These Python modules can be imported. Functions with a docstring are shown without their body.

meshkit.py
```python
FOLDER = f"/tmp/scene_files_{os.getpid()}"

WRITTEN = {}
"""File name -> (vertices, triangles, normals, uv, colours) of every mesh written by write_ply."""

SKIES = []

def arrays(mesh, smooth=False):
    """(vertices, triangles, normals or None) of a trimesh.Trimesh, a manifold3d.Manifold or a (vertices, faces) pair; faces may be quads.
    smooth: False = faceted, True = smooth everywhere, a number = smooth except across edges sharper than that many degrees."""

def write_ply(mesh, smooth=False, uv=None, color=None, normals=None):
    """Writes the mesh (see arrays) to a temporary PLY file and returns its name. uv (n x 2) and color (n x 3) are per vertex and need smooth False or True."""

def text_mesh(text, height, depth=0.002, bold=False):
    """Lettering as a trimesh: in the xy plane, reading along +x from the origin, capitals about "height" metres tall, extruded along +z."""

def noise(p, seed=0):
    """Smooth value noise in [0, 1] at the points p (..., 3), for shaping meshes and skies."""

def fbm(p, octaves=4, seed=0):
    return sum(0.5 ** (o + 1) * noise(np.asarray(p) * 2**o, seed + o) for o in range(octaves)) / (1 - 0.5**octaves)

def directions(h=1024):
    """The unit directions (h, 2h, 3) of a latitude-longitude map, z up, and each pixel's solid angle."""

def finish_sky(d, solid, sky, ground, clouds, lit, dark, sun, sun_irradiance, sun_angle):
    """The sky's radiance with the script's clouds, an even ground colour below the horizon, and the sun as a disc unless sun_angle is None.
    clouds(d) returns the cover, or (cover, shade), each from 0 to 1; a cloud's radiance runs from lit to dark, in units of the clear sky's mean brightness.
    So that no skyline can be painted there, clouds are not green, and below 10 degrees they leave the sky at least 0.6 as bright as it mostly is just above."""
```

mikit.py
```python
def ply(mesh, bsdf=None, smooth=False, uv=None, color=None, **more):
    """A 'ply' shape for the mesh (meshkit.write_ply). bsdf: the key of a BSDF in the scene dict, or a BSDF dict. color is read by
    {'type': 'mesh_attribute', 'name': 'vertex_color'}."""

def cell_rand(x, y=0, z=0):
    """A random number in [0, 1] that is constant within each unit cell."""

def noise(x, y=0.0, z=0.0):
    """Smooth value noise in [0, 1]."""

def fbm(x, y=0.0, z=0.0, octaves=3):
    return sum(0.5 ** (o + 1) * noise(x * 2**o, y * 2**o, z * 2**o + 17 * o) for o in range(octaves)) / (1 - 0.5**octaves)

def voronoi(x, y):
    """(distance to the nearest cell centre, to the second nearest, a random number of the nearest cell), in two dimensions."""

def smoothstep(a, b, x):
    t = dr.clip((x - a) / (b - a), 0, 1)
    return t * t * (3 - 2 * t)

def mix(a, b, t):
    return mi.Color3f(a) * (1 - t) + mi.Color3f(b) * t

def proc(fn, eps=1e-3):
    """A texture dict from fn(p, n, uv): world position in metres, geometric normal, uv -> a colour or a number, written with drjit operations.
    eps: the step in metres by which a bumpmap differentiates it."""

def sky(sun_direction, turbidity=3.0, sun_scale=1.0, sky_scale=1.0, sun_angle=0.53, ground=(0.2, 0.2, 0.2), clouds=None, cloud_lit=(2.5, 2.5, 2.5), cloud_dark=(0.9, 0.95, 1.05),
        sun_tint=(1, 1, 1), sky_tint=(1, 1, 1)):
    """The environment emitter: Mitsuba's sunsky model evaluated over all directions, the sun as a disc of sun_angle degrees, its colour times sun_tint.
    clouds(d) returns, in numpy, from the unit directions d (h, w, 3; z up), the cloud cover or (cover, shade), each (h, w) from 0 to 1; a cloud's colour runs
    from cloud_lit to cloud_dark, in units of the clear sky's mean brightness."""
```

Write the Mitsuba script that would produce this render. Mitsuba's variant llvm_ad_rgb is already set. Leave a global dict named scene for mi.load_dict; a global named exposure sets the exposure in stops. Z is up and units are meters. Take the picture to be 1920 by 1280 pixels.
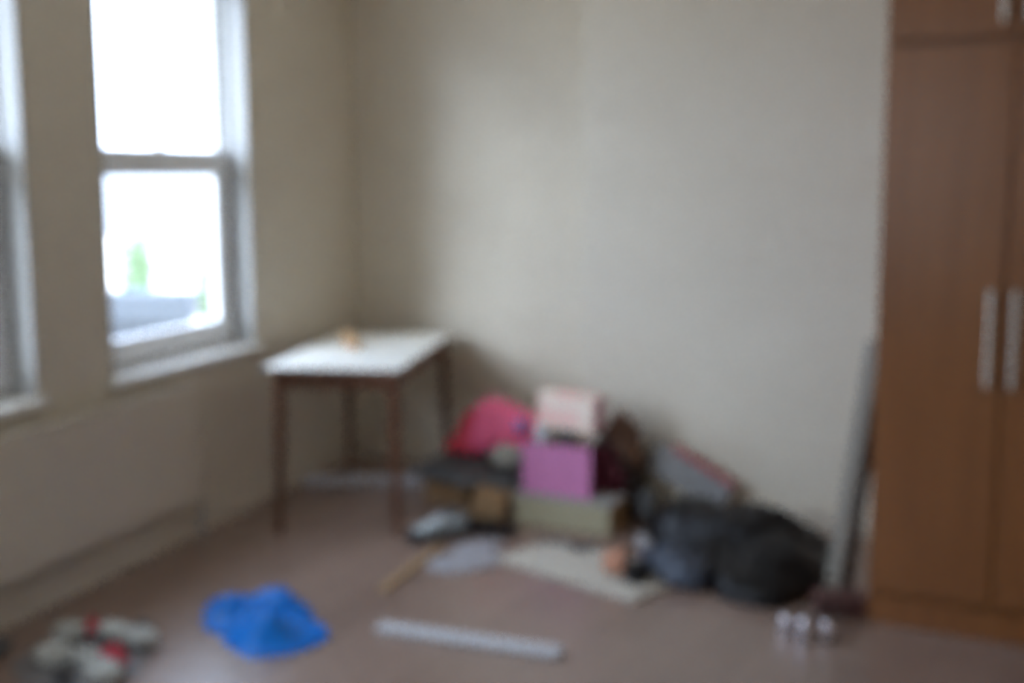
import math, random
import numpy as np
import trimesh
import mitsuba as mi
import drjit as dr
import mikit
from mikit import proc, fbm, noise, smoothstep, mix, ply, cell_rand
import meshkit

T = mi.ScalarTransform4f
random.seed(7)
rng = np.random.default_rng(7)
scene, labels = {}, {}

# ------------------------------------------------------------------ camera, sky, exposure
CAM = np.array([0.0, 0.0, 1.6])
YAW, PITCH = math.radians(28.0), math.atan(315.0 / 2300.0)
fwd = np.array([-math.sin(YAW) * math.cos(PITCH), math.cos(YAW) * math.cos(PITCH), -math.sin(PITCH)])
ROLL = math.radians(0.25)
right = np.array([math.cos(YAW), math.sin(YAW), 0.0])
up = np.cross(right, fwd)
up = up * math.cos(ROLL) + right * math.sin(ROLL)
scene['camera'] = {
    'type': 'thinlens', 'fov': 2 * math.degrees(math.atan(960 / 2300.0)), 'fov_axis': 'x',
    'aperture_radius': 0.0037, 'focus_distance': 0.47, 'near_clip': 0.05, 'far_clip': 200.0,
    'to_world': T().look_at(origin=CAM.tolist(), target=(CAM + fwd).tolist(), up=up.tolist()),
}


def overcast(d):
    n = meshkit.fbm(d * 3.0, 3, 5)
    return np.ones(d.shape[:2]), 0.35 + 0.3 * n


scene['sky'] = mikit.sky((-0.265, -0.88, 0.42), turbidity=6.0, sun_scale=0.105, sun_angle=38.0, sun_tint=(0.64, 1.0, 1.85), sky_scale=1.0, ground=(0.3, 0.3, 0.3),
                         clouds=overcast, cloud_lit=(1.19, 1.5, 1.98), cloud_dark=(0.83, 1.03, 1.36))
exposure = 6.02

# ------------------------------------------------------------------ helpers


def numbered(key):
    if key not in scene and key not in labels:
        return key
    k = 1
    while f'{key}_{k:03d}' in scene or f'{key}_{k:03d}' in labels:
        k += 1
    return f'{key}_{k:03d}'


def thing(name, label, cat, group=None):
    key = numbered(name)
    labels[key] = {'label': label, 'category': cat}
    if group:
        labels[key]['group'] = group
    return key


def obj(name, mesh, bsdf, parent=None, smooth=False, label=None):
    key = numbered(f'{parent}__{name}' if parent else name)
    scene[key] = ply(mesh, bsdf, smooth)
    if label:
        labels.setdefault(key, {})['label'] = label
    return key


def single(name, mesh, bsdf, label, cat, smooth=False, group=None):
    key = numbered(name)
    scene[key] = ply(mesh, bsdf, smooth)
    labels[key] = {'label': label, 'category': cat}
    if group:
        labels[key]['group'] = group
    return key


def struct(name, mesh, bsdf, label, cat, smooth=False):
    scene[name] = ply(mesh, bsdf, smooth)
    labels[name] = {'label': label, 'category': cat, 'kind': 'structure'}
    return name


def struct_root(name, label, cat):
    labels[name] = {'label': label, 'category': cat, 'kind': 'structure'}
    return name


def join(*ms):
    return trimesh.util.concatenate([m for m in ms])


def move(m, loc=(0, 0, 0), rz=0, rx=0, ry=0):
    m = m.copy()
    R = trimesh.transformations.euler_matrix(math.radians(rx), math.radians(ry), math.radians(rz), 'sxyz')
    m.apply_transform(R)
    m.apply_translation(loc)
    return m


def box(x0, x1, y0, y1, z0, z1, c=0.0):
    """A box with chamfered edges."""
    x0, x1 = sorted((x0, x1)); y0, y1 = sorted((y0, y1)); z0, z1 = sorted((z0, z1))
    if c <= 0:
        m = trimesh.creation.box((x1 - x0, y1 - y0, z1 - z0))
        m.apply_translation(((x0 + x1) / 2, (y0 + y1) / 2, (z0 + z1) / 2))
        return m
    c = min(c, (x1 - x0) * .45, (y1 - y0) * .45, (z1 - z0) * .45)
    pts = []
    for sx in (0, 1):
        for sy in (0, 1):
            for sz in (0, 1):
                p = np.array([(x0, x1)[sx], (y0, y1)[sy], (z0, z1)[sz]], float)
                i = np.array([1 - 2 * sx, 1 - 2 * sy, 1 - 2 * sz]) * c
                for k in range(3):
                    q = p + i
                    q[k] = p[k]
                    pts.append(q)
    return trimesh.Trimesh(np.array(pts)).convex_hull if False else trimesh.convex.convex_hull(np.array(pts))


def rail(a, b, w, h, upv=(0, 0, 1), c=0.002, taper=1.0):
    """A straight bar from a to b, w across and h along upv, tapering towards b."""
    a, b, u = np.array(a, float), np.array(b, float), np.array(upv, float)
    d = (b - a) / np.linalg.norm(b - a)
    s = np.cross(d, u); s /= np.linalg.norm(s)
    u = np.cross(s, d)
    pts = []
    for p, k in ((a, 1.0), (b, taper)):
        for sw in (-1, 1):
            for sh in (-1, 1):
                pts.append(p + s * sw * (w / 2 * k - c) + u * sh * h / 2 * k)
                pts.append(p + s * sw * w / 2 * k + u * sh * (h / 2 * k - c))
    return trimesh.convex.convex_hull(np.array(pts))


def tube(pts, r, sides=10, closed=False):
    pts = np.array(pts, float)
    n = len(pts)
    r = np.broadcast_to(r, (n,))
    t = np.gradient(pts, axis=0)
    t /= np.linalg.norm(t, axis=1, keepdims=True)
    ref = np.where(np.abs(t[:, 2:]) < 0.9, [[0, 0, 1.0]], [[1.0, 0, 0]])
    a = np.cross(t, ref); a /= np.linalg.norm(a, axis=1, keepdims=True)
    b = np.cross(t, a)
    ang = np.arange(sides) * 2 * np.pi / sides
    v = pts[:, None] + r[:, None, None] * (np.cos(ang)[None, :, None] * a[:, None] + np.sin(ang)[None, :, None] * b[:, None])
    v = v.reshape(-1, 3)
    f = []
    for i in range(n - 1):
        for j in range(sides):
            p, q = i * sides + j, i * sides + (j + 1) % sides
            f += [[p, q, q + sides], [p, q + sides, p + sides]]
    v = np.vstack([v, pts[:1], pts[-1:]])
    for j in range(sides):
        f.append([len(v) - 2, (j + 1) % sides, j])
        f.append([len(v) - 1, (n - 1) * sides + j, (n - 1) * sides + (j + 1) % sides])
    m = trimesh.Trimesh(v, np.array(f), process=False)
    m.fix_normals()
    return m


def lathe(profile, sides=40):
    m = trimesh.creation.revolve(np.array(profile, float), sections=sides)
    m.fix_normals()
    return m


def folds(p, seed, freq=9.0, octaves=3):
    """Creased height in [0, 1], as in crumpled film: triangle waves across random directions on a warped domain."""
    r = np.random.default_rng(seed)
    p = np.asarray(p, float)
    w = np.stack([meshkit.fbm(p * 5 + k * 7.3, 2, seed + k) for k in range(3)], -1) - 0.5
    q = p + w * 0.16
    out, tot = 0, 0
    for o in range(octaves):
        for _ in range(3):
            d = r.normal(size=3); d /= np.linalg.norm(d)
            x = q @ d * freq * (1.7 ** o) * r.uniform(.7, 1.3) + r.uniform(0, 9)
            tri = np.abs((x % 1.0) - 0.5) * 2
            a = 0.6 ** o
            out, tot = out + a * tri, tot + a
    return out / tot


def heap(outline, height, seed, crease=0.04, freq=7.0, power=2.2, base=0.0, peaks=None, rings=44, segs=150, ragged=0.02):
    """A slumped soft bag that lies on a level: outline in plan (star-shaped), height of the crown, creased."""
    o = np.array(outline, float)
    c = o.mean(0)
    rel = o - c
    ang = np.arctan2(rel[:, 1], rel[:, 0])
    k = np.argsort(ang)
    ang, rad = ang[k], np.linalg.norm(rel[k], axis=1)
    th = np.linspace(-np.pi, np.pi, segs, endpoint=False)
    R = np.interp(th, np.r_[ang - 2 * np.pi, ang, ang + 2 * np.pi], np.r_[rad, rad, rad])
    for _ in range(3):
        R = (np.roll(R, 1) + 2 * R + np.roll(R, -1)) / 4
    wob = meshkit.fbm(np.stack([np.cos(th) * 3, np.sin(th) * 3, th * 0 + seed], -1), 3, seed) - .5
    R = R * (1 + 0 * wob) + ragged * wob * 2
    rho = np.linspace(0, 1, rings) ** 0.8
    X = c[0] + np.outer(rho, R * np.cos(th))
    Y = c[1] + np.outer(rho, R * np.sin(th))
    P = np.stack([X, Y, X * 0], -1)
    prof = (1 - rho[:, None] ** power) ** (1 / power)
    Hm = np.full_like(X, height)
    if peaks:
        Hm = np.full_like(X, 0.0)
        for (px, py, ph, pr) in peaks:
            Hm = np.maximum(Hm, ph * np.exp(-((X - px) ** 2 + (Y - py) ** 2) / (2 * pr * pr)))
        Hm = np.maximum(Hm, height)
        Hm = Hm
    f1 = folds(P, seed, freq)
    Z = base + prof * (Hm + crease * (f1 - .6) * 2) + 0.006
    Z = np.maximum(Z, base + 0.004)
    v = np.stack([X, Y, Z], -1).reshape(-1, 3)
    # film also billows sideways
    nse = np.stack([folds(v + 3.1, seed + 5, freq), folds(v + 8.7, seed + 6, freq)], -1) - .5
    v[:, :2] += nse * crease * 0.7 * np.repeat(prof, segs, axis=1).reshape(-1, 1)
    f = []
    for i in range(rings - 1):
        for j in range(segs):
            a, b = i * segs + j, i * segs + (j + 1) % segs
            f += [[a, a + segs, b + segs], [a, b + segs, b]]
    bottom = v[-segs:].copy(); bottom[:, 2] = base + 0.001
    n0 = len(v)
    v = np.vstack([v, bottom, [[c[0], c[1], base + 0.001]]])
    for j in range(segs):
        a, b = n0 - segs + j, n0 - segs + (j + 1) % segs
        f += [[a, n0 + j, n0 + (j + 1) % segs], [a, n0 + (j + 1) % segs, b]]
        f.append([n0 + j, n0 + segs, n0 + (j + 1) % segs])
    return trimesh.Trimesh(v, np.array(f), process=False)


def cushion(outline, thick, y, seed, crease=0.03, freq=8.0, power=2.2, rings=34, segs=130, lean=0.0):
    """A soft body that stands: outline in the x-z plane (star-shaped), bulging thick/2 to either side of the plane y."""
    o = np.array(outline, float)
    c = o.mean(0)
    rel = o - c
    ang = np.arctan2(rel[:, 1], rel[:, 0]); k = np.argsort(ang)
    ang, rad = ang[k], np.linalg.norm(rel[k], axis=1)
    th = np.linspace(-np.pi, np.pi, segs, endpoint=False)
    R = np.interp(th, np.r_[ang - 2 * np.pi, ang, ang + 2 * np.pi], np.r_[rad, rad, rad])
    for _ in range(2):
        R = (np.roll(R, 1) + 2 * R + np.roll(R, -1)) / 4
    rho = np.linspace(0, 1, rings) ** 0.8
    X, Z = c[0] + np.outer(rho, R * np.cos(th)), c[1] + np.outer(rho, R * np.sin(th))
    prof = (1 - rho[:, None] ** power) ** (1 / power) + 0 * X
    vs, fs = [], []
    for side in (-1, 1):
        P = np.stack([X, X * 0 + side * .3, Z], -1)
        d = prof * (thick / 2 + crease * (folds(P, seed + side, freq) - .5) * 2)
        d = np.maximum(d, 0.003)
        v = np.stack([X, y + side * d + lean * (Z - Z.min()), Z], -1).reshape(-1, 3)
        n0 = sum(len(q) for q in vs)
        vs.append(v)
        for i in range(rings - 1):
            for j in range(segs):
                a, b = n0 + i * segs + j, n0 + i * segs + (j + 1) % segs
                t = [[a, a + segs, b + segs], [a, b + segs, b]]
                fs += t if side > 0 else [q[::-1] for q in t]
    n = rings * segs
    for j in range(segs):
        a, b = n - segs + j, n - segs + (j + 1) % segs
        fs += [[a, b, b + n], [a, b + n, a + n]]
    m = trimesh.Trimesh(np.vstack(vs), np.array(fs), process=False)
    m.fix_normals()
    return m


def lump(center, size, seed, crease=0.25, freq=1.2, sub=4, flat=None, rz=0):
    """A crumpled lump: a sphere folded in on itself. flat: level of the surface it rests on."""
    m = trimesh.creation.icosphere(subdivisions=sub)
    d = m.vertices
    k = 1 - crease + crease * 2 * (folds(d * 0.5 + seed, seed, freq * 2.2) - .3)
    v = d * k[:, None]
    m = trimesh.Trimesh(v * np.array(size) / 2, m.faces, process=False)
    m = move(m, center, rz)
    if flat is not None:
        z = m.vertices[:, 2].copy()
        m.vertices[:, 2] = np.where(z < flat + 0.002, flat + 0.002, z)
        m.vertices[:, 2] -= m.vertices[:, 2].min() - flat - 0.001
    return m


# ------------------------------------------------------------------ materials
def principled(rgb, rough=0.5, spec=0.5, **k):
    col = rgb if isinstance(rgb, dict) else {'type': 'rgb', 'value': list(rgb)}
    return {'type': 'principled', 'base_color': col, 'roughness': rough, 'specular': spec, **k}


def mat(name, d):
    scene[name] = d if d['type'] in ('thindielectric', 'twosided') else {'type': 'twosided', 'bsdf': d}
    return name


def wall_fn(p, n, uv):
    t = fbm(p.x * 1.7, p.y * 1.7, p.z * 1.7, 3)
    return mix((0.61, 0.55, 0.455), (0.66, 0.60, 0.50), t)


def floor_fn(p, n, uv):
    # laminate: boards along the room's depth, far too soft in the photograph to tell apart
    bx = dr.floor(p.x / 0.19)
    by = dr.floor(p.y / 1.28 + cell_rand(bx, 3) * 1.0)
    tone = cell_rand(bx, by, 5)
    g = fbm(p.x * 60, p.y * 3.5 + tone * 40, 0.0, 3)
    c = mix((0.195, 0.134, 0.109), (0.26, 0.183, 0.150), tone * 0.55 + g * 0.45)
    return c


def oak_fn(p, n, uv):
    g = fbm(p.x * 28, p.y * 28, p.z * 1.6, 3)
    h = noise(p.x * 120, p.y * 120, p.z * 5)
    return mix((0.17, 0.060, 0.016), (0.26, 0.100, 0.028), g * 0.8 + h * 0.2)


def leg_fn(p, n, uv):
    g = fbm(p.x * 50, p.y * 50, p.z * 5, 3)
    return mix((0.09, 0.034, 0.015), (0.135, 0.053, 0.025), g)


def card_fn(p, n, uv):
    g = fbm(p.x * 40, p.y * 40, p.z * 40, 3)
    return mix((0.27, 0.165, 0.085), (0.34, 0.215, 0.115), g)


def pale_print_fn(p, n, uv):
    a = smoothstep(0.50, 0.62, noise(p.x * 16 + 3, p.y * 16, p.z * 16))
    return mix((0.82, 0.67, 0.58), (0.82, 0.45, 0.42), a * 0.7)


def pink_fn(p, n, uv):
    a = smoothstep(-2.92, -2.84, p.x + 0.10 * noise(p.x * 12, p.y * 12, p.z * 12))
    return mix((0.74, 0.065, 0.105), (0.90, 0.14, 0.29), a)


def foliage_fn(p, n, uv):
    g = noise(p.x * 9, p.y * 9, p.z * 9)
    return mix((0.19, 0.27, 0.14), (0.30, 0.41, 0.23), g)


mat('wall_paint', principled(proc(wall_fn), 0.75, 0.25))
mat('ceiling_paint', principled((0.78, 0.72, 0.61), 0.9, 0.2))
mat('floor_laminate', principled(proc(floor_fn), 0.30, 1.0))
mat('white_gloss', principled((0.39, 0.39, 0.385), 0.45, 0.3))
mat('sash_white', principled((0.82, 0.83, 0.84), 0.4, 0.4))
mat('sill_paint', principled((0.74, 0.73, 0.70), 0.4, 0.4))
mat('radiator_enamel', principled((0.62, 0.56, 0.47), 0.5, 0.3))
mat('oak_laminate', principled(proc(oak_fn), 0.30, 0.5))
mat('dark_gap', principled((0.05, 0.03, 0.02), 0.6))
mat('brushed_steel', {'type': 'roughconductor', 'material': 'none', 'alpha': 0.3, 'specular_reflectance': {'type': 'rgb', 'value': [0.55, 0.50, 0.43]}})
mat('chrome', {'type': 'roughconductor', 'material': 'Cr', 'alpha': 0.14})
mat('glass', {'type': 'thindielectric', 'int_ior': 1.5})
mat('table_top', principled((0.85, 0.85, 0.81), 0.35, 0.5))
mat('table_wood', principled(proc(leg_fn), 0.45, 0.3))
mat('blue_film', principled((0.008, 0.165, 0.60), 0.35, 0.15))
mat('black_film', principled((0.008, 0.008, 0.009), 0.38, 0.22))
mat('slate_film', principled((0.045, 0.058, 0.085), 0.36, 0.35))
mat('charcoal_film', principled((0.085, 0.09, 0.094), 0.4, 0.5))
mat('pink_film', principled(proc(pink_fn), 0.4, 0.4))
mat('purple_card', principled((0.56, 0.20, 0.41), 0.5, 0.4))
mat('burgundy', principled((0.10, 0.012, 0.028), 0.5, 0.4))
mat('pale_print', principled(proc(pale_print_fn), 0.5, 0.4))
mat('rose_edge', principled((0.50, 0.20, 0.25), 0.5, 0.4))
mat('lilac', principled((0.22, 0.15, 0.34), 0.5, 0.4))
mat('white_matt', principled((0.62, 0.62, 0.66), 0.5, 0.4))
mat('dark_matt', principled((0.07, 0.07, 0.075), 0.5, 0.4))
mat('brown_leather', principled((0.115, 0.055, 0.03), 0.45, 0.4))
mat('black_leather', principled((0.03, 0.022, 0.02), 0.5, 0.4))
mat('grey_cloth', principled((0.34, 0.33, 0.29), 0.8, 0.2))
mat('cardboard', principled(proc(card_fn), 0.8, 0.2))
mat('cream_card', principled((0.36, 0.33, 0.225), 0.6, 0.3))
mat('grey_card', principled((0.36, 0.36, 0.36), 0.6, 0.3))
mat('shoe_blue', principled((0.40, 0.46, 0.49), 0.6, 0.3))
mat('shoe_sole', principled((0.02, 0.02, 0.026), 0.6, 0.3))
mat('tan_wood', principled((0.40, 0.27, 0.15), 0.6, 0.3))
mat('beige_card', principled((0.53, 0.50, 0.44), 0.7, 0.3))
mat('lavender_sheet', principled((0.34, 0.34, 0.375), 0.45, 0.4))
mat('white_plastic', principled((0.52, 0.53, 0.57), 0.4, 0.4))
mat('terracotta', principled((0.52, 0.26, 0.17), 0.7, 0.3))
mat('dark_soil', principled((0.03, 0.02, 0.016), 0.9, 0.1))
mat('grey_panel', principled((0.24, 0.24, 0.245), 0.5, 0.4))
mat('red_print', principled((0.38, 0.09, 0.10), 0.5, 0.4))
mat('bright_red', principled((0.48, 0.05, 0.08), 0.45, 0.4))
mat('grey_white_film', principled((0.50, 0.51, 0.49), 0.4, 0.4))
mat('wrapper_dark', principled((0.17, 0.165, 0.17), 0.4, 0.4))
mat('board_pale', principled((0.30, 0.285, 0.25), 0.6, 0.3))
mat('board_shade', principled((0.05, 0.03, 0.028), 0.6, 0.3))  # shade tone for the dark side of the leaning board
mat('shaded_mahogany', principled((0.085, 0.035, 0.032), 0.5, 0.4))  # reddish brown, darkened to carry the floor shadow too
mat('tan_paper', principled((0.40, 0.25, 0.13), 0.7, 0.3))
mat('render_grey', principled((0.060, 0.068, 0.080), 0.8, 0.2))
mat('coping_grey', principled((0.075, 0.085, 0.098), 0.7, 0.3))
mat('pale_paving', principled((0.58, 0.53, 0.46), 0.8, 0.2))
mat('white_render', principled((0.76, 0.70, 0.60), 0.8, 0.2))
mat('foliage', principled(proc(foliage_fn), 0.6, 0.3))
mat('bark', principled((0.20, 0.15, 0.11), 0.8, 0.2))

# ------------------------------------------------------------------ the setting
C0, DW, NOUT = np.array([-4.026, 5.7]), np.array([0.1562, -0.9877]), np.array([-0.9877, -0.1562])
WALLM = np.eye(4)
WALLM[:2, 0], WALLM[:2, 1], WALLM[:2, 3] = DW, NOUT, C0   # wall frame: s along the window wall, t outwards, z


FRONTM = np.eye(4)
FRONTM[:2, 0], FRONTM[:2, 1], FRONTM[:2, 3] = (1, 0), (0, -1), (0, -1.2)   # the wall behind the viewer


def onwall(m, M=None):
    M = WALLM if M is None else M
    m = m.copy()
    m.apply_transform(M)   # trimesh turns the faces itself where M mirrors
    return m


SPANS = [(1.121, 2.206), (2.642, 3.73), (4.166, 5.25)]
ZS, ZT, CEIL = 0.772, 2.56, 2.78
S0, S1, TH = -0.35, 7.1, 0.20
pieces = []
edges = [S0] + [e for sp in SPANS for e in sp] + [S1]
for i in range(0, len(edges), 2):
    pieces.append(box(edges[i], edges[i + 1], 0, TH, -0.12, CEIL))
for a, b in SPANS:
    pieces += [box(a, b, 0, TH, -0.12, ZS), box(a, b, 0, TH, ZT, CEIL)]
struct('wall_left', onwall(join(*pieces)), 'wall_paint', 'magnolia painted window wall on the left, shaded by backlight', 'wall')
struct('wall_back', box(-4.2, -2.455, 5.7, 5.9, -0.12, CEIL), 'wall_paint', 'magnolia alcove wall behind the white topped table', 'wall')
struct('wall_breast', box(-2.455, 2.3, 5.35, 5.9, -0.12, CEIL, 0.006), 'wall_paint', 'pale chimney breast wall above the heap of belongings', 'wall')
struct('wall_right', box(2.2, 2.4, -1.3, 5.4, -0.12, CEIL), 'wall_paint', 'plain wall on the right, outside the picture', 'wall')
FA, FB = -2.35, -1.25
struct('wall_front', join(box(-3.3, FA, -1.42, -1.2, -0.12, CEIL), box(FB, 2.4, -1.42, -1.2, -0.12, CEIL), box(FA, FB, -1.42, -1.2, -0.12, ZS), box(FA, FB, -1.42, -1.2, ZT, CEIL)), 'wall_paint', 'plain wall behind the viewer', 'wall')
struct('ceiling', box(-4.4, 2.4, -1.4, 5.9, CEIL, CEIL + 0.1), 'ceiling_paint', 'plain white ceiling above the picture', 'ceiling')
fl = trimesh.creation.extrude_polygon(__import__('shapely').Polygon([(-4.06, 5.9), (2.4, 5.9), (2.4, -1.4), (-2.95, -1.4)]), 0.1)
fl.apply_translation((0, 0, -0.1))
struct('floor', fl, 'floor_laminate', 'pinkish brown laminate floor with soft window reflections', 'floor')
struct('baseboard_left', onwall(join(box(0.02, S1, -0.016, 0.0, 0, 0.13, 0.004), box(0.02, S1, -0.010, 0.0, 0.13, 0.145, 0.003))), 'wall_paint',
       'low painted skirting board under the radiator', 'baseboard')
struct('baseboard_back', box(-3.99, -2.455, 5.684, 5.7, 0, 0.12, 0.004), 'wall_paint', 'low painted skirting board behind the table', 'baseboard')
struct('baseboard_breast', box(-2.46, -0.9, 5.334, 5.35, 0, 0.12, 0.004), 'wall_paint', 'low painted skirting board along the chimney breast', 'baseboard')


def sash_window(n, a, b, label, M=WALLM):
    def onwall(m):
        m = m.copy(); m.apply_transform(M); return m
    w = struct_root(f'window_{n}', label, 'window')
    g = []
    # lining of the recess, painted white
    lt, d0 = 0.012, -0.004
    g.append(box(a, a + lt, d0, 0.10, ZS, ZT)); g.append(box(b - lt, b, d0, 0.10, ZS, ZT)); g.append(box(a, b, d0, 0.10, ZT - lt, ZT))
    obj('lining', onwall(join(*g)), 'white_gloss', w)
    a2, b2 = a + lt, b - lt
    fw = 0.014
    fr = [box(a2, a2 + fw, 0.088, 0.20, ZS, ZT - lt, .003), box(b2 - fw, b2, 0.088, 0.20, ZS, ZT - lt, .003),
          box(a2, b2, 0.088, 0.20, ZT - lt - .035, ZT - lt, .003), box(a2, b2, 0.088, 0.23, ZS + 0.018, ZS + 0.05, .003)]
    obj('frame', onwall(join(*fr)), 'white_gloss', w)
    a3, b3 = a2 + fw, b2 - fw
    mid = 1.66
    st = 0.108
    lo = [box(a3, a3 + st, 0.10, 0.14, ZS + .05, mid + .05, .004), box(b3 - st, b3, 0.10, 0.14, ZS + .05, mid + .05, .004),
          box(a3, b3, 0.10, 0.14, ZS + .05, ZS + .15, .004), box(a3, b3, 0.10, 0.14, mid - .064, mid + .05, .004)]
    obj('lower_sash', onwall(join(*lo)), 'sash_white', w)
    su = 0.020
    hi = [box(a3, a3 + su, 0.142, 0.18, mid - .02, ZT - .045, .004), box(b3 - su, b3, 0.142, 0.18, mid - .02, ZT - .045, .004),
          box(a3, b3, 0.142, 0.18, mid - .02, mid + .055, .004), box(a3, b3, 0.142, 0.18, ZT - .10, ZT - .045, .004)]
    obj('upper_sash', onwall(join(*hi)), 'sash_white', w)

    def pane(t, z0, z1, i):
        v = np.array([[a3 + i, t, z0], [b3 - i, t, z0], [b3 - i, t, z1], [a3 + i, t, z1]])
        m = trimesh.Trimesh(v, [[0, 1, 2], [0, 2, 3]], process=False)
        obj('pane', onwall(m), 'glass', w)
    pane(0.12, ZS + .14, mid - .05, st - .01)
    pane(0.16, mid + .05, ZT - .09, su - .01)
    obj('sill', onwall(box(a - 0.03, b + 0.03, -0.035, 0.10, ZS - 0.012, ZS + 0.020, .008)), 'sill_paint', w)
    obj('catch', onwall(join(box((a + b) / 2 - .03, (a + b) / 2 + .03, 0.105, 0.135, mid + .05, mid + .06, .002), box((a + b) / 2 - .008, (a + b) / 2 + .03, 0.095, 0.11, mid + .06, mid + .07, .002))), 'brushed_steel', w)


sash_window(1, *SPANS[0], 'white sash window to the left of the table, blown out by daylight')
sash_window(2, *SPANS[1], 'white sash window cut by the left edge of the picture')
sash_window(3, FA, FB, 'white sash window added behind the viewer to light the room, outside the picture', FRONTM)  # unseen, added for frontal fill and the sheen on the wardrobe doors

sash_window(4, *SPANS[2], 'white sash window on the left wall beyond the left edge of the picture')  # unseen, added to bring more daylight into the room

# radiator below the windows
r = thing('radiator', 'long flat cream panel radiator on the wall below the windows', 'radiator')
ra, rb, rz0, rz1 = 1.745, 3.60, 0.195, 0.70
obj('front_panel', onwall(box(ra, rb, -0.092, -0.078, rz0, rz1, .006)), 'radiator_enamel', r)
fins = join(*[box(s, s + .004, -0.078, -0.035, rz0 + .02, rz1 - .02) for s in np.linspace(ra + .05, rb - .05, 60)])
obj('fins', onwall(fins), 'radiator_enamel', r)
labels[f'{r}__fins'] = {'kind': 'stuff'}
obj('back_panel', onwall(box(ra + .01, rb - .01, -0.036, -0.024, rz0, rz1 - .01, .004)), 'radiator_enamel', r)
obj('top_grille', onwall(join(box(ra, rb, -0.092, -0.086, rz1, rz1 + .012), box(ra, rb, -0.030, -0.024, rz1, rz1 + .012), *[box(s, s + .006, -.09, -.026, rz1, rz1 + .010) for s in np.linspace(ra, rb - .006, 90)])), 'radiator_enamel', r)
obj('side_cover', onwall(box(ra - .006, ra, -0.092, -0.024, rz0 + .01, rz1 + .01, .002)), 'radiator_enamel', r)
obj('bracket', onwall(box(ra + .2, ra + .23, -0.026, -0.001, rz0 + .05, rz1 - .06)), 'radiator_enamel', r)
obj('bracket', onwall(box(rb - .23, rb - .2, -0.026, -0.001, rz0 + .05, rz1 - .06)), 'radiator_enamel', r)
obj('valve', onwall(join(move(lathe([[0, 0], [.016, 0], [.018, .02], [.018, .06], [.014, .075], [0, .078]], 20), (ra - .035, -.058, .235)), box(ra - .04, ra + .004, -.066, -.05, .222, .238, .003))), 'grey_card', r, label='grey valve cap at the radiator corner')
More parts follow.
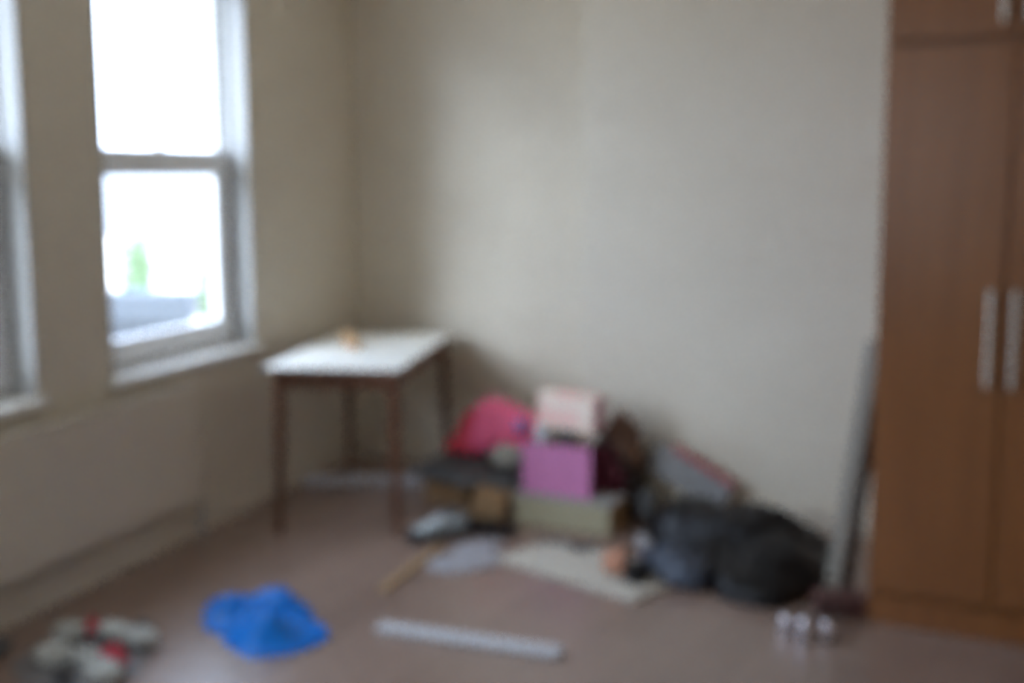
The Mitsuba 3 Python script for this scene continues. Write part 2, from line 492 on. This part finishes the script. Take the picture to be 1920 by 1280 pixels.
obj('pipe', onwall(tube([(ra - .035, -.058, .24), (ra - .035, -.058, .12), (ra - .035, -.058, 0.0)], .0105)), 'grey_card', r, label='grey pipe from the valve down to the floor')

# outside the window
struct('ground', box(-30, -3.2, -20, 30, -0.45, -0.35), 'pale_paving', 'pale paving outside the window', 'ground')
struct('added_side_house', box(-6, 6, -6.4, -6.0, -0.36, 5.0, .02), 'white_render', 'plain rendered house side added behind the viewer to block the sun, outside the picture', 'added sun blocker')  # unseen, added to keep direct sun out of the rear window
ex, ef = np.array([math.cos(YAW), math.sin(YAW)]), np.array([-math.sin(YAW), math.cos(YAW)])
GW = np.array([-6.32, 6.83])


def outside(a0, a1, d0, d1, z0, z1, c=0.01):
    m = box(a0, a1, d0, d1, z0, z1, c)
    M = np.eye(4); M[:2, 0], M[:2, 1], M[:2, 3] = ex, ef, GW
    m.apply_transform(M)
    return m


gw = thing('garden_wall', 'low blue grey garden wall seen through the lower window pane', 'wall')
obj('body', outside(-1.5, -0.03, 0.02, 0.22, -0.36, 0.52), 'render_grey', gw)
obj('plinth', outside(-1.5, -0.02, -0.03, 0.24, -0.36, 0.40), 'coping_grey', gw)
obj('coping', outside(-1.5, 0.0, -0.03, 0.27, 0.52, 0.60), 'coping_grey', gw)
obj('coping', outside(-1.5, 0.0, -0.02, 0.26, 0.60, 0.74), 'coping_grey', gw)


def shrub(x, d, h, w, seed, label):
    t = thing('shrub', label, 'shrub')
    r = np.random.default_rng(seed)
    p0 = GW + ex * x + ef * d
    vs, fs = [], []
    for k in range(420):
        u = r.uniform(0, 1)
        c = np.array([*(p0 + ex * r.normal() * w * .38 * (1.1 - .5 * u) + ef * r.normal() * w * .3), -0.3 + (h + .3) * (0.25 + .75 * u)])
        a, b = r.normal(size=3), r.normal(size=3)
        a /= np.linalg.norm(a); b -= a * (a @ b); b /= np.linalg.norm(b)
        L, W_ = r.uniform(.06, .11), r.uniform(.03, .05)
        nn = np.cross(a, b) * .006
        base = len(vs)
        vs += [c - a * L, c + b * W_ + nn, c + a * L, c - b * W_ + nn]
        fs += [[base, base + 1, base + 2], [base, base + 2, base + 3]]
    obj('foliage', trimesh.Trimesh(np.array(vs), np.array(fs), process=False), 'foliage', t)
    st = [tube([[*(p0 + ex * q * .5), -.36], [*(p0 + ex * q), h * .45], [*(p0 + ex * q * 1.6), h * .8]], [.02, .015, .008], 6) for q in (-.1, 0.02, .12)]
    obj('stems', join(*st), 'bark', t)


shrub(-0.76, 1.3, 1.08, 0.26, 3, 'bright green bushy shrub behind the left of the grey garden wall')
shrub(-0.36, 2.1, 0.98, 0.085, 4, 'thin pale green shrub behind the right end of the grey garden wall')

# ------------------------------------------------------------------ fitted wardrobe
wd = thing('wardrobe', 'tall reddish brown wood effect wardrobe filling the right edge', 'wardrobe')
WX, WF = -0.868, 4.33
obj('carcass', join(box(WX + .004, WX + .022, WF + .02, 5.33, 0.0, 2.62, .002), box(1.17, 1.19, WF + .02, 5.33, 0.0, 2.62, .002), box(WX + .02, 1.18, WF + .05, 5.33, 2.60, 2.62),
                    box(WX + .02, 1.18, 5.30, 5.33, 0.0, 2.6), box(WX + .02, 1.18, WF + .03, 5.3, 2.015, 2.035), box(WX + .02, 1.18, WF + .03, 5.3, .10, .12)), 'oak_laminate', wd)
obj('plinth', box(WX + .004, 1.19, WF + .004, WF + .03, 0.0, 0.105, .002), 'oak_laminate', wd)
DWID = 0.412


def handle(parent, x, z0, z1):
    y = WF - .001
    obj('handle', join(box(x - .009, x + .009, y - .042, y - .028, z0, z1, .004), box(x - .007, x + .007, y - .032, y, z0 + .02, z0 + .034, .002), box(x - .007, x + .007, y - .032, y, z1 - .034, z1 - .02, .002)),
        'brushed_steel', parent)


for i in range(5):
    x0 = WX + i * DWID + .0025
    x1 = x0 + DWID - .005
    d = obj('door', box(x0, x1, WF, WF + .02, 0.118, 2.018, .003), 'oak_laminate', wd)
    e = obj('top_door', box(x0, x1, WF, WF + .02, 2.036, 2.60, .003), 'oak_laminate', wd)
    hx = x1 - .036 if i % 2 == 0 else x0 + .036
    handle(d, hx, .885, 1.215)
    handle(e, hx, 2.072, 2.40)

# ------------------------------------------------------------------ the table in the alcove
tb = thing('kitchen_table', 'narrow white topped table on brown wooden legs in the corner', 'table')
A = math.radians(20.0)
e1, e2 = np.array([math.cos(A), math.sin(A)]), np.array([-math.sin(A), math.cos(A)])
FR = np.array([-2.905, 4.44])
TW, TL, TZ = 0.62, 1.24, 0.752
TM = np.eye(4)
TM[:2, 0], TM[:2, 1], TM[:2, 3] = e1, e2, FR      # table frame: u from the right edge (negative), v from the front edge


def ontable(m):
    m = m.copy(); m.apply_transform(TM); return m


from shapely.geometry import box as sbox
slab = trimesh.creation.extrude_polygon(sbox(-TW + .015, .015, -.015 + .0, TL - .015).buffer(.015).simplify(.0005), 0.018)
slab.apply_translation((-.015, 0, TZ - .018))
obj('top', ontable(slab), 'table_top', tb)
edge = trimesh.creation.extrude_polygon(sbox(-TW + .015, .015, -.015, TL - .015).buffer(.0165).simplify(.0005).difference(sbox(-TW + .015, .015, -.015, TL - .015).buffer(.0148)), 0.012)
edge.apply_translation((-.015, 0, TZ - .0165))
obj('edge_strip', ontable(edge), 'table_wood', tb)
ap = [box(-TW + .05, -.05, .045, .063, TZ - .095, TZ - .018), box(-TW + .05, -.05, TL - .07, TL - .052, TZ - .095, TZ - .018)]
for a_ in ap:
    obj('apron', ontable(a_), 'table_wood', tb)
for u in (-TW + .045, -.062):
    obj('apron', ontable(box(u, u + .018, .06, TL - .065, TZ - .095, TZ - .018)), 'table_wood', tb)
for (u, v, du, dv) in ((-.052, .052, .012, -.02), (-TW + .052, .052, -.022, -.02), (-.052, TL - .06, .012, .02), (-TW + .052, TL - .06, -.012, .016)):
    obj('leg', ontable(rail((u, v, TZ - .018), (u + du, v + dv, 0), .046, .046, (0, 1, 0), .006, .68)), 'table_wood', tb)

# ------------------------------------------------------------------ small things
single('paper_scrap', join(lump((-3.54, 4.93, TZ + .05), (.075, .07, .10), 11, .3, 1.2, 4, TZ), lump((-3.475, 4.895, TZ + .025), (.09, .07, .06), 12, .3, 1.2, 4, TZ)), 'tan_paper',
       'small tan crumpled paper lying on the white tabletop', 'paper', 25)

single('trim_strip', rail((-3.87, 4.97, .03), (-3.24, 5.30, .03), .022, .058, (0, 0, 1), .003), 'white_plastic', 'pale strip on the floor under the table', 'strip')

single('carrier_bag', heap([(-3.03, 3.29), (-3.10, 3.42), (-3.04, 3.50), (-2.94, 3.55), (-2.86, 3.58), (-2.80, 3.53), (-2.64, 3.42), (-2.48, 3.30), (-2.48, 3.21), (-2.54, 3.09), (-2.62, 3.04), (-2.70, 3.07), (-2.83, 3.16)],
       .02, 22, .034, 6.5, 2.0, 0, [(-2.99, 3.36, .075, .075), (-2.83, 3.47, .115, .085), (-2.66, 3.19, .115, .075), (-2.80, 3.26, .06, .06)], ragged=.010), 'blue_film', 'crumpled blue plastic bag lying on the open floor', 'bag', 40)

tr = thing('plastic_strip', 'long pale plastic trim strip lying on the open floor', 'strip')
sd = np.array([.67, .07]) / np.hypot(.67, .07)
obj('lid', join(rail((-2.375, 3.458, .0145), (-1.70, 3.535, .0145), .072, .017, (0, 0, 1), .004)), 'white_plastic', tr)
obj('base', rail((-2.370, 3.4585, .003), (-1.705, 3.5345, .003), .06, .0055, (0, 0, 1), .001), 'grey_card', tr)

single('wooden_slat', rail((-2.59, 3.80, .009), (-2.675, 4.36, .009), .034, .016, (0, 0, 1), .002), 'tan_wood', 'thin tan wooden slat pointing from the heap across the floor', 'slat')

# crumpled packaging, lower left
wr = thing('crumpled_wrapper', 'crumpled white plastic wrapping with red print and dark pieces in its gaps, lower left floor', 'wrapper')
obj('sheet', heap([(-3.33, 2.85), (-3.16, 2.57), (-2.97, 2.54), (-2.85, 2.66), (-2.92, 2.86), (-3.05, 3.0), (-3.22, 2.98)], .012, 33, .03, 8.0, 2.0, 0, None, ragged=.03), 'wrapper_dark', wr, 35)  # dark sheet shows as the dark gaps between the lobes
for (x, y, s, sd_, m_, nm) in ((-3.24, 2.90, (.13, .09, .075), 41, 'grey_white_film', 'lobe'), (-3.085, 2.95, (.15, .08, .09), 42, 'grey_white_film', 'lobe'), (-2.98, 2.97, (.11, .08, .08), 43, 'grey_white_film', 'lobe'),
                              (-3.12, 2.72, (.12, .10, .09), 44, 'grey_white_film', 'lobe'), (-2.88, 2.70, (.13, .08, .08), 45, 'grey_white_film', 'lobe'), (-3.0, 2.76, (.10, .08, .08), 46, 'grey_white_film', 'lobe'),
                              (-3.165, 2.93, (.065, .05, .10), 47, 'bright_red', 'red_patch'), (-2.90, 2.77, (.12, .06, .105), 48, 'bright_red', 'red_patch'),
                              (-3.04, 2.85, (.11, .06, .085), 49, 'dark_matt', 'black_patch'), (-2.97, 2.62, (.07, .06, .07), 50, 'dark_matt', 'black_patch'), (-3.05, 3.05, (.10, .05, .06), 51, 'dark_matt', 'black_patch')):
    k = 1.35 if nm == 'lobe' else 1.1
    obj(nm, lump((x - .02, y - .025, s[2] / 2), (s[0] * k, s[1] * k, s[2] * (1.05 if k > 1.2 else 1.1)), sd_, .34, 1.7, 4, 0.012), m_, wr, 30)
single('sock', lump((-3.40, 2.66, .03), (.12, .16, .06), 55, .28, 1.1, 4, 0), 'charcoal_film', 'dark grey scrap at the left edge of the floor', 'scrap', 30)

# ---- the heap along the wall
bx = thing('cardboard_box', 'small brown open cardboard box under the charcoal bag, nearest the table', 'box')
obj('body', join(box(-3.16, -2.92, 5.01, 5.02, 0.001, .13), box(-3.16, -2.92, 5.28, 5.29, 0.001, .13), box(-3.16, -3.15, 5.02, 5.28, 0.001, .13), box(-2.93, -2.92, 5.02, 5.28, 0.001, .13), box(-3.15, -2.93, 5.02, 5.28, .001, .006)), 'cardboard', bx)
obj('flap', move(box(-.085, 0, -.12, .12, -.003, .003), (-3.16, 5.15, .125), ry=-35), 'cardboard', bx)
obj('flap', move(box(0, .08, -.12, .12, -.003, .003), (-2.92, 5.15, .127), ry=18), 'cardboard', bx)

single('bag', heap([(-3.22, 4.98), (-3.0, 4.93), (-2.72, 4.92), (-2.60, 4.98), (-2.60, 5.22), (-2.85, 5.34), (-3.15, 5.32)], .075, 61, .03, 7.0, 2.4, .136, ragged=.015), 'charcoal_film', 'slumped charcoal plastic bag under the pink bag', 'bag', 40)

b2 = thing('cardboard_carton', 'brown cardboard carton tilted against the left end of the cream box', 'box')
cm = move(join(box(-.075, .075, -.05, .05, -.065, .065, .002)), (-2.685, 4.83, .083), rz=12, ry=14)
obj('body', cm, 'cardboard', b2)
obj('tape', move(box(-.0762, .0762, -.012, .012, .064, .0662), (-2.685, 4.83, .083), rz=12, ry=14), 'tan_wood', b2)

single('black_pouch', heap([(-2.60, 4.62), (-2.50, 4.64), (-2.47, 4.72), (-2.56, 4.735), (-2.72, 4.735), (-2.80, 4.72), (-2.72, 4.66)], .05, 63, .02, 8.0, 2.4, 0, ragged=.01), 'black_film', 'flat black pouch on the floor behind the pale blue shoe', 'pouch', 40)

# shoe
sh = thing('shoe', 'pale blue grey trainer with black sole in front of the heap', 'shoe')


def shoe_part(sections, rings=24):
    vs, fs = [], []
    for (x, w, z0, z1, e) in sections:
        t = np.linspace(0, 2 * np.pi, rings, endpoint=False)
        cy, cz = np.cos(t), np.sin(t)
        vs += [[x, np.sign(a) * abs(a) ** e * w / 2, (z0 + z1) / 2 + np.sign(b) * abs(b) ** e * (z1 - z0) / 2] for a, b in zip(cy, cz)]
    n = len(sections)
    for i in range(n - 1):
        for j in range(rings):
            a, b = i * rings + j, i * rings + (j + 1) % rings
            fs += [[a, b, b + rings], [a, b + rings, a + rings]]
    vs += [np.mean(vs[:rings], 0).tolist(), np.mean(vs[(n - 1) * rings:n * rings], 0).tolist()]
    for j in range(rings):
        fs.append([len(vs) - 2, (j + 1) % rings, j]); fs.append([len(vs) - 1, (n - 1) * rings + j, (n - 1) * rings + (j + 1) % rings])
    m = trimesh.Trimesh(np.array(vs), np.array(fs), process=False)
    m.fix_normals()
    return m


SHM = dict(loc=(-2.845, 4.375, .004), rz=52 - 0)
sole = shoe_part([(0, .03, .002, .02, .6), (.012, .065, 0, .028, .6), (.05, .092, 0, .030, .6), (.09, .098, 0, .030, .6), (.15, .078, .002, .030, .6), (.21, .074, 0, .034, .6), (.262, .070, 0, .036, .6), (.282, .04, .004, .034, .6)])
upper = shoe_part([(.012, .04, .024, .040, .8), (.03, .072, .024, .056, .8), (.07, .090, .024, .070, .8), (.11, .088, .024, .086, .8), (.15, .076, .024, .104, .8), (.19, .070, .026, .112, .8), (.235, .066, .028, .112, .8), (.262, .060, .030, .104, .8), (.274, .040, .034, .09, .8)])
obj('sole', move(sole, **SHM), 'shoe_sole', sh, 40)
obj('upper', move(upper, **SHM), 'shoe_blue', sh, 50)
obj('toe_cap', move(shoe_part([(-.002, .03, .012, .034, .8), (.012, .062, .014, .048, .8), (.036, .082, .016, .056, .8), (.05, .086, .02, .058, .8)]), **SHM), 'shoe_sole', sh, 50)
obj('collar', move(tube([(.17 + .045 * math.cos(t) + .035, .026 * math.sin(t), .112 + .004 * math.cos(t)) for t in np.linspace(0, 2 * np.pi, 25)], .007, 8), **SHM), 'dark_matt', sh, 60)
for k in range(4):
    obj('lace', move(tube([(.085 + .022 * k, -.028, .070 + .010 * k), (.09 + .022 * k, 0, .080 + .0105 * k), (.085 + .022 * k, .028, .070 + .010 * k)], .0035, 6), **SHM), 'white_matt', sh, 60)

single('plastic_sheet', heap([(-2.58, 4.11), (-2.46, 4.11), (-2.395, 4.19), (-2.455, 4.44), (-2.475, 4.59), (-2.595, 4.52), (-2.57, 4.32)], .010, 71, .012, 9.0, 2.5, 0, ragged=.012), 'lavender_sheet', 'pale lavender plastic sheet on the floor beside the beige card', 'sheet', 30)

cs = move(box(-.36, .375, -.19, .19, 0, .016, .003), (-1.985, 4.415, .001), rz=-17)
single('card_sheet', cs, 'beige_card', 'large flat beige card sheet on the floor in front of the cream box', 'card')
single('scissors', join(move(trimesh.creation.torus(.026, .009, major_sections=24, minor_sections=8), (-2.12, 4.585, .027)), move(trimesh.creation.torus(.024, .009, major_sections=24, minor_sections=8), (-2.075, 4.63, .027)),
       rail((-2.115, 4.625, .023), (-2.33, 4.60, .024), .020, .005, c=.001), rail((-2.10, 4.64, .026), (-2.32, 4.64, .025), .016, .004, c=.001)), 'dark_matt', 'dark scissors lying on the beige card', 'scissors', 30)

cb = thing('cream_box', 'low cream fronted cardboard box carrying the purple box', 'box')
obj('body', box(-2.58, -2.10, 4.868, 5.06, 0.001, .135, .003), 'cardboard', cb)
obj('front_label', box(-2.578, -2.102, 4.862, 4.8675, 0.004, .132, .001), 'cream_card', cb, label='cream front panel')
obj('lid', box(-2.585, -2.095, 4.858, 5.065, .1355, .143, .002), 'grey_card', cb, label='grey lid')

pb = thing('purple_box', 'square pinkish purple box standing on the cream box', 'box')
obj('body', box(-2.555, -2.215, 4.91, 5.03, .1445, .375, .003), 'burgundy', pb)
obj('front_panel', box(-2.555, -2.212, 4.903, 4.9095, .1445, .375, .002), 'purple_card', pb, label='plain pinkish purple front')

single('white_cup', move(lathe([[0, 0], [.032, 0], [.036, .004], [.044, .075], [.041, .075], [.033, .008], [0, .007]]), (-2.475, 4.965, .376)), 'white_matt', 'small white cup wedged between the purple and pale pink boxes', 'cup', 30)
single('dark_tin', move(lathe([[0, 0], [.030, 0], [.032, .003], [.032, .055], [.029, .058], [.029, .066], [0, .067]]), (-2.36, 4.965, .376)), 'dark_matt', 'small dark tin between the purple and pale pink boxes', 'tin', 30)
gb = thing('gift_box', 'pale pink printed box topmost on the heap', 'box')
GM = dict(loc=(-2.345, 4.975, .530), ry=3)
obj('body', move(box(-.14, .14, -.055, .055, -.080, .08, .003), **GM), 'pale_print', gb)
obj('side_panel', move(box(.1405, .1435, -.055, .055, -.08, .08, .001), **GM), 'rose_edge', gb, label='darker rose side')

pk = thing('pink_bag', 'slumped hot pink bag on top of the charcoal bag', 'bag')
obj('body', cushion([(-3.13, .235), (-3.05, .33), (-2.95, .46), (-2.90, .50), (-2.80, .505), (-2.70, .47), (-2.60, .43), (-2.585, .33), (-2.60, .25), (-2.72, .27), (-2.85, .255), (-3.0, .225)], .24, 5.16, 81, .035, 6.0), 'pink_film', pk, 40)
obj('strap', tube([(-2.92 + .14 * t, 5.17, .485 + .055 * math.sin(math.pi * t)) for t in np.linspace(0, 1, 12)], .006, 8), 'rose_edge', pk, 40)
single('lilac_ball', lump((-2.605, 4.985, .43), (.07, .06, .08), 83, .15, 1.0, 3), 'lilac', 'small lilac pompom between the pink bag and pale pink box', 'pompom', 40)
single('crumpled_cloth', lump((-2.69, 5.0, .275), (.20, .13, .12), 84, .25, 1.0, 4), 'grey_cloth', 'grey beige crumpled cloth below the right end of the pink bag', 'cloth', 40)

hb = thing('handbag', 'dark brown and burgundy slumped handbag against the wall behind the purple box', 'bag')
obj('body', cushion([(-2.30, .01), (-2.31, .30), (-2.27, .41), (-2.20, .48), (-2.15, .47), (-2.11, .34), (-2.09, .20), (-2.10, .01)], .20, 5.20, 91, .02, 6.0, 3.0), 'black_leather', hb, 40)
obj('flap', cushion([(-2.23, .35), (-2.22, .47), (-2.175, .515), (-2.13, .48), (-2.08, .36), (-2.06, .25), (-2.14, .27)], .10, 5.15, 92, .012, 6.0), 'brown_leather', hb, 40)
obj('side_gusset', cushion([(-2.29, .12), (-2.29, .33), (-2.22, .36), (-2.16, .28), (-2.17, .12)], .07, 5.095, 93, .012, 6.0), 'burgundy', hb, 40)

pn = thing('magazine_box', 'grey slab with a red stripe leaning on the wall above the black bag', 'box')
PM = dict(loc=(-1.865, 5.245, .22), ry=27, rx=-10)
obj('body', move(box(-.20, .20, -.016, .016, -.075, .06, .003), **PM), 'grey_panel', pn)
obj('red_stripe', move(box(-.13, .20, -.0175, .0165, .058, .088, .002), **PM), 'red_print', pn)
single('handbag_shadow', lump((-2.015, 5.10, .09), (.10, .12, .20), 95, .2, 1.0, 4, 0), 'charcoal_film', 'dark grey lump standing in for part of the handbag shadow', 'shadow_lump', 40)  # dark lump put in for part of the handbag's shadow

single('bin_bag', heap([(-1.96, 5.02), (-1.92, 4.82), (-1.63, 4.68), (-1.47, 4.42), (-1.38, 4.30), (-1.18, 4.29), (-1.11, 4.46), (-1.10, 4.75), (-1.14, 5.02), (-1.40, 5.14), (-1.70, 5.12)],
       .12, 101, .045, 6.5, 2.6, 0, [(-1.44, 4.88, .235, .26), (-1.78, 4.95, .25, .20), (-1.26, 4.62, .20, .2), (-1.6, 4.8, .21, .2)], rings=70, segs=220, ragged=.02), 'black_film', 'big slumped black bin bag against the wall beside the wardrobe', 'bag', 40)
single('plastic_bag', heap([(-1.82, 4.56), (-1.72, 4.42), (-1.60, 4.33), (-1.50, 4.33), (-1.48, 4.38), (-1.58, 4.58), (-1.76, 4.66)], .10, 103, .04, 7.0, 2.4, .02, ragged=.02), 'slate_film', 'slate blue plastic bag slumped over the front of the black bin bag', 'bag', 40)
jar = thing('jar', 'small pale round jar lying at the left end of the bin bag', 'jar')
obj('body', move(lathe([[0, 0], [.030, 0], [.033, .004], [.033, .06], [.026, .066], [0, .066]]), (-1.90, 4.76, .052), rx=90, rz=24), 'dark_matt', jar, 30)
obj('lid', move(lathe([[0, .0], [.030, .0], [.030, .014], [.026, .017], [0, .017]]), (-1.873, 4.70, .052), rx=90, rz=24), 'white_matt', jar, 30)

pot = thing('plant_pot', 'little terracotta pot lying on its side on the beige card', 'pot')
PT = dict(loc=(-1.885, 4.315, .073), ry=82, rz=10)
obj('body', move(lathe([[0, 0], [.036, 0], [.040, .004], [.050, .068], [.056, .068], [.057, .088], [.050, .088], [.047, .07], [.036, .010], [0, .010]]), **PT), 'terracotta', pot, 30)
obj('soil', move(lathe([[0, .055], [.0455, .055], [.0455, .062], [.02, .070], [0, .072]]), **PT), 'dark_soil', pot, 30)
single('film_scrap', lump((-1.745, 4.31, .055), (.12, .11, .10), 107, .15, 1.0, 4, .017), 'black_film', 'small black scrap next to the mouth of the terracotta pot', 'scrap', 40)

# board leaning on the side of the wardrobe, with a dark strip for its shaded face
single('leaning_board', rail((-1.055, 4.60, .002), (-.925, 4.60, .98), .055, .03, (0, 1, 0), .003), 'board_pale', 'pale narrow board leaning on the wardrobe side, front one', 'board')
single('board_shaded_side', rail((-1.008, 4.65, .002), (-.892, 4.65, .98), .034, .03, (0, 1, 0), .002), 'board_shade', 'dark narrow strip standing in for the shaded side of the pale board', 'shade_strip')  # shaded side of the pale board, done as a separate dark strip

# spotlight fitting on the floor
sp = thing('spotlight_fitting', 'chrome fitting with three round caps on the floor by the wardrobe', 'light fitting')
obj('base', move(box(-.10, .085, -.065, .05, 0, .075, .006), (-.965, 4.385, .001), rz=22), 'shaded_mahogany', sp, label='dull reddish brown base block, enlarged and darkened for the floor shadow')  # real block, made larger and darker to take in shadow by the wardrobe
for (x, y, h) in ((-1.085, 4.075, .075), (-1.012, 4.035, .09), (-.945, 4.085, .075)):
    hd = obj('head', move(lathe([[0, 0], [.020, 0], [.026, .004], [.027, h * .55], [.024, h * .78], [.016, h * .94], [.006, h], [0, h]]), (x, y, .001)), 'chrome', sp, 40)
    obj('stem', tube([(x, y + .025, .035), (x * .7 - .97 * .3, y + .15, .05), (-.985 + (x + 1.01) * .8, 4.36, .05)], .006, 8), 'dark_matt', sp, 60)
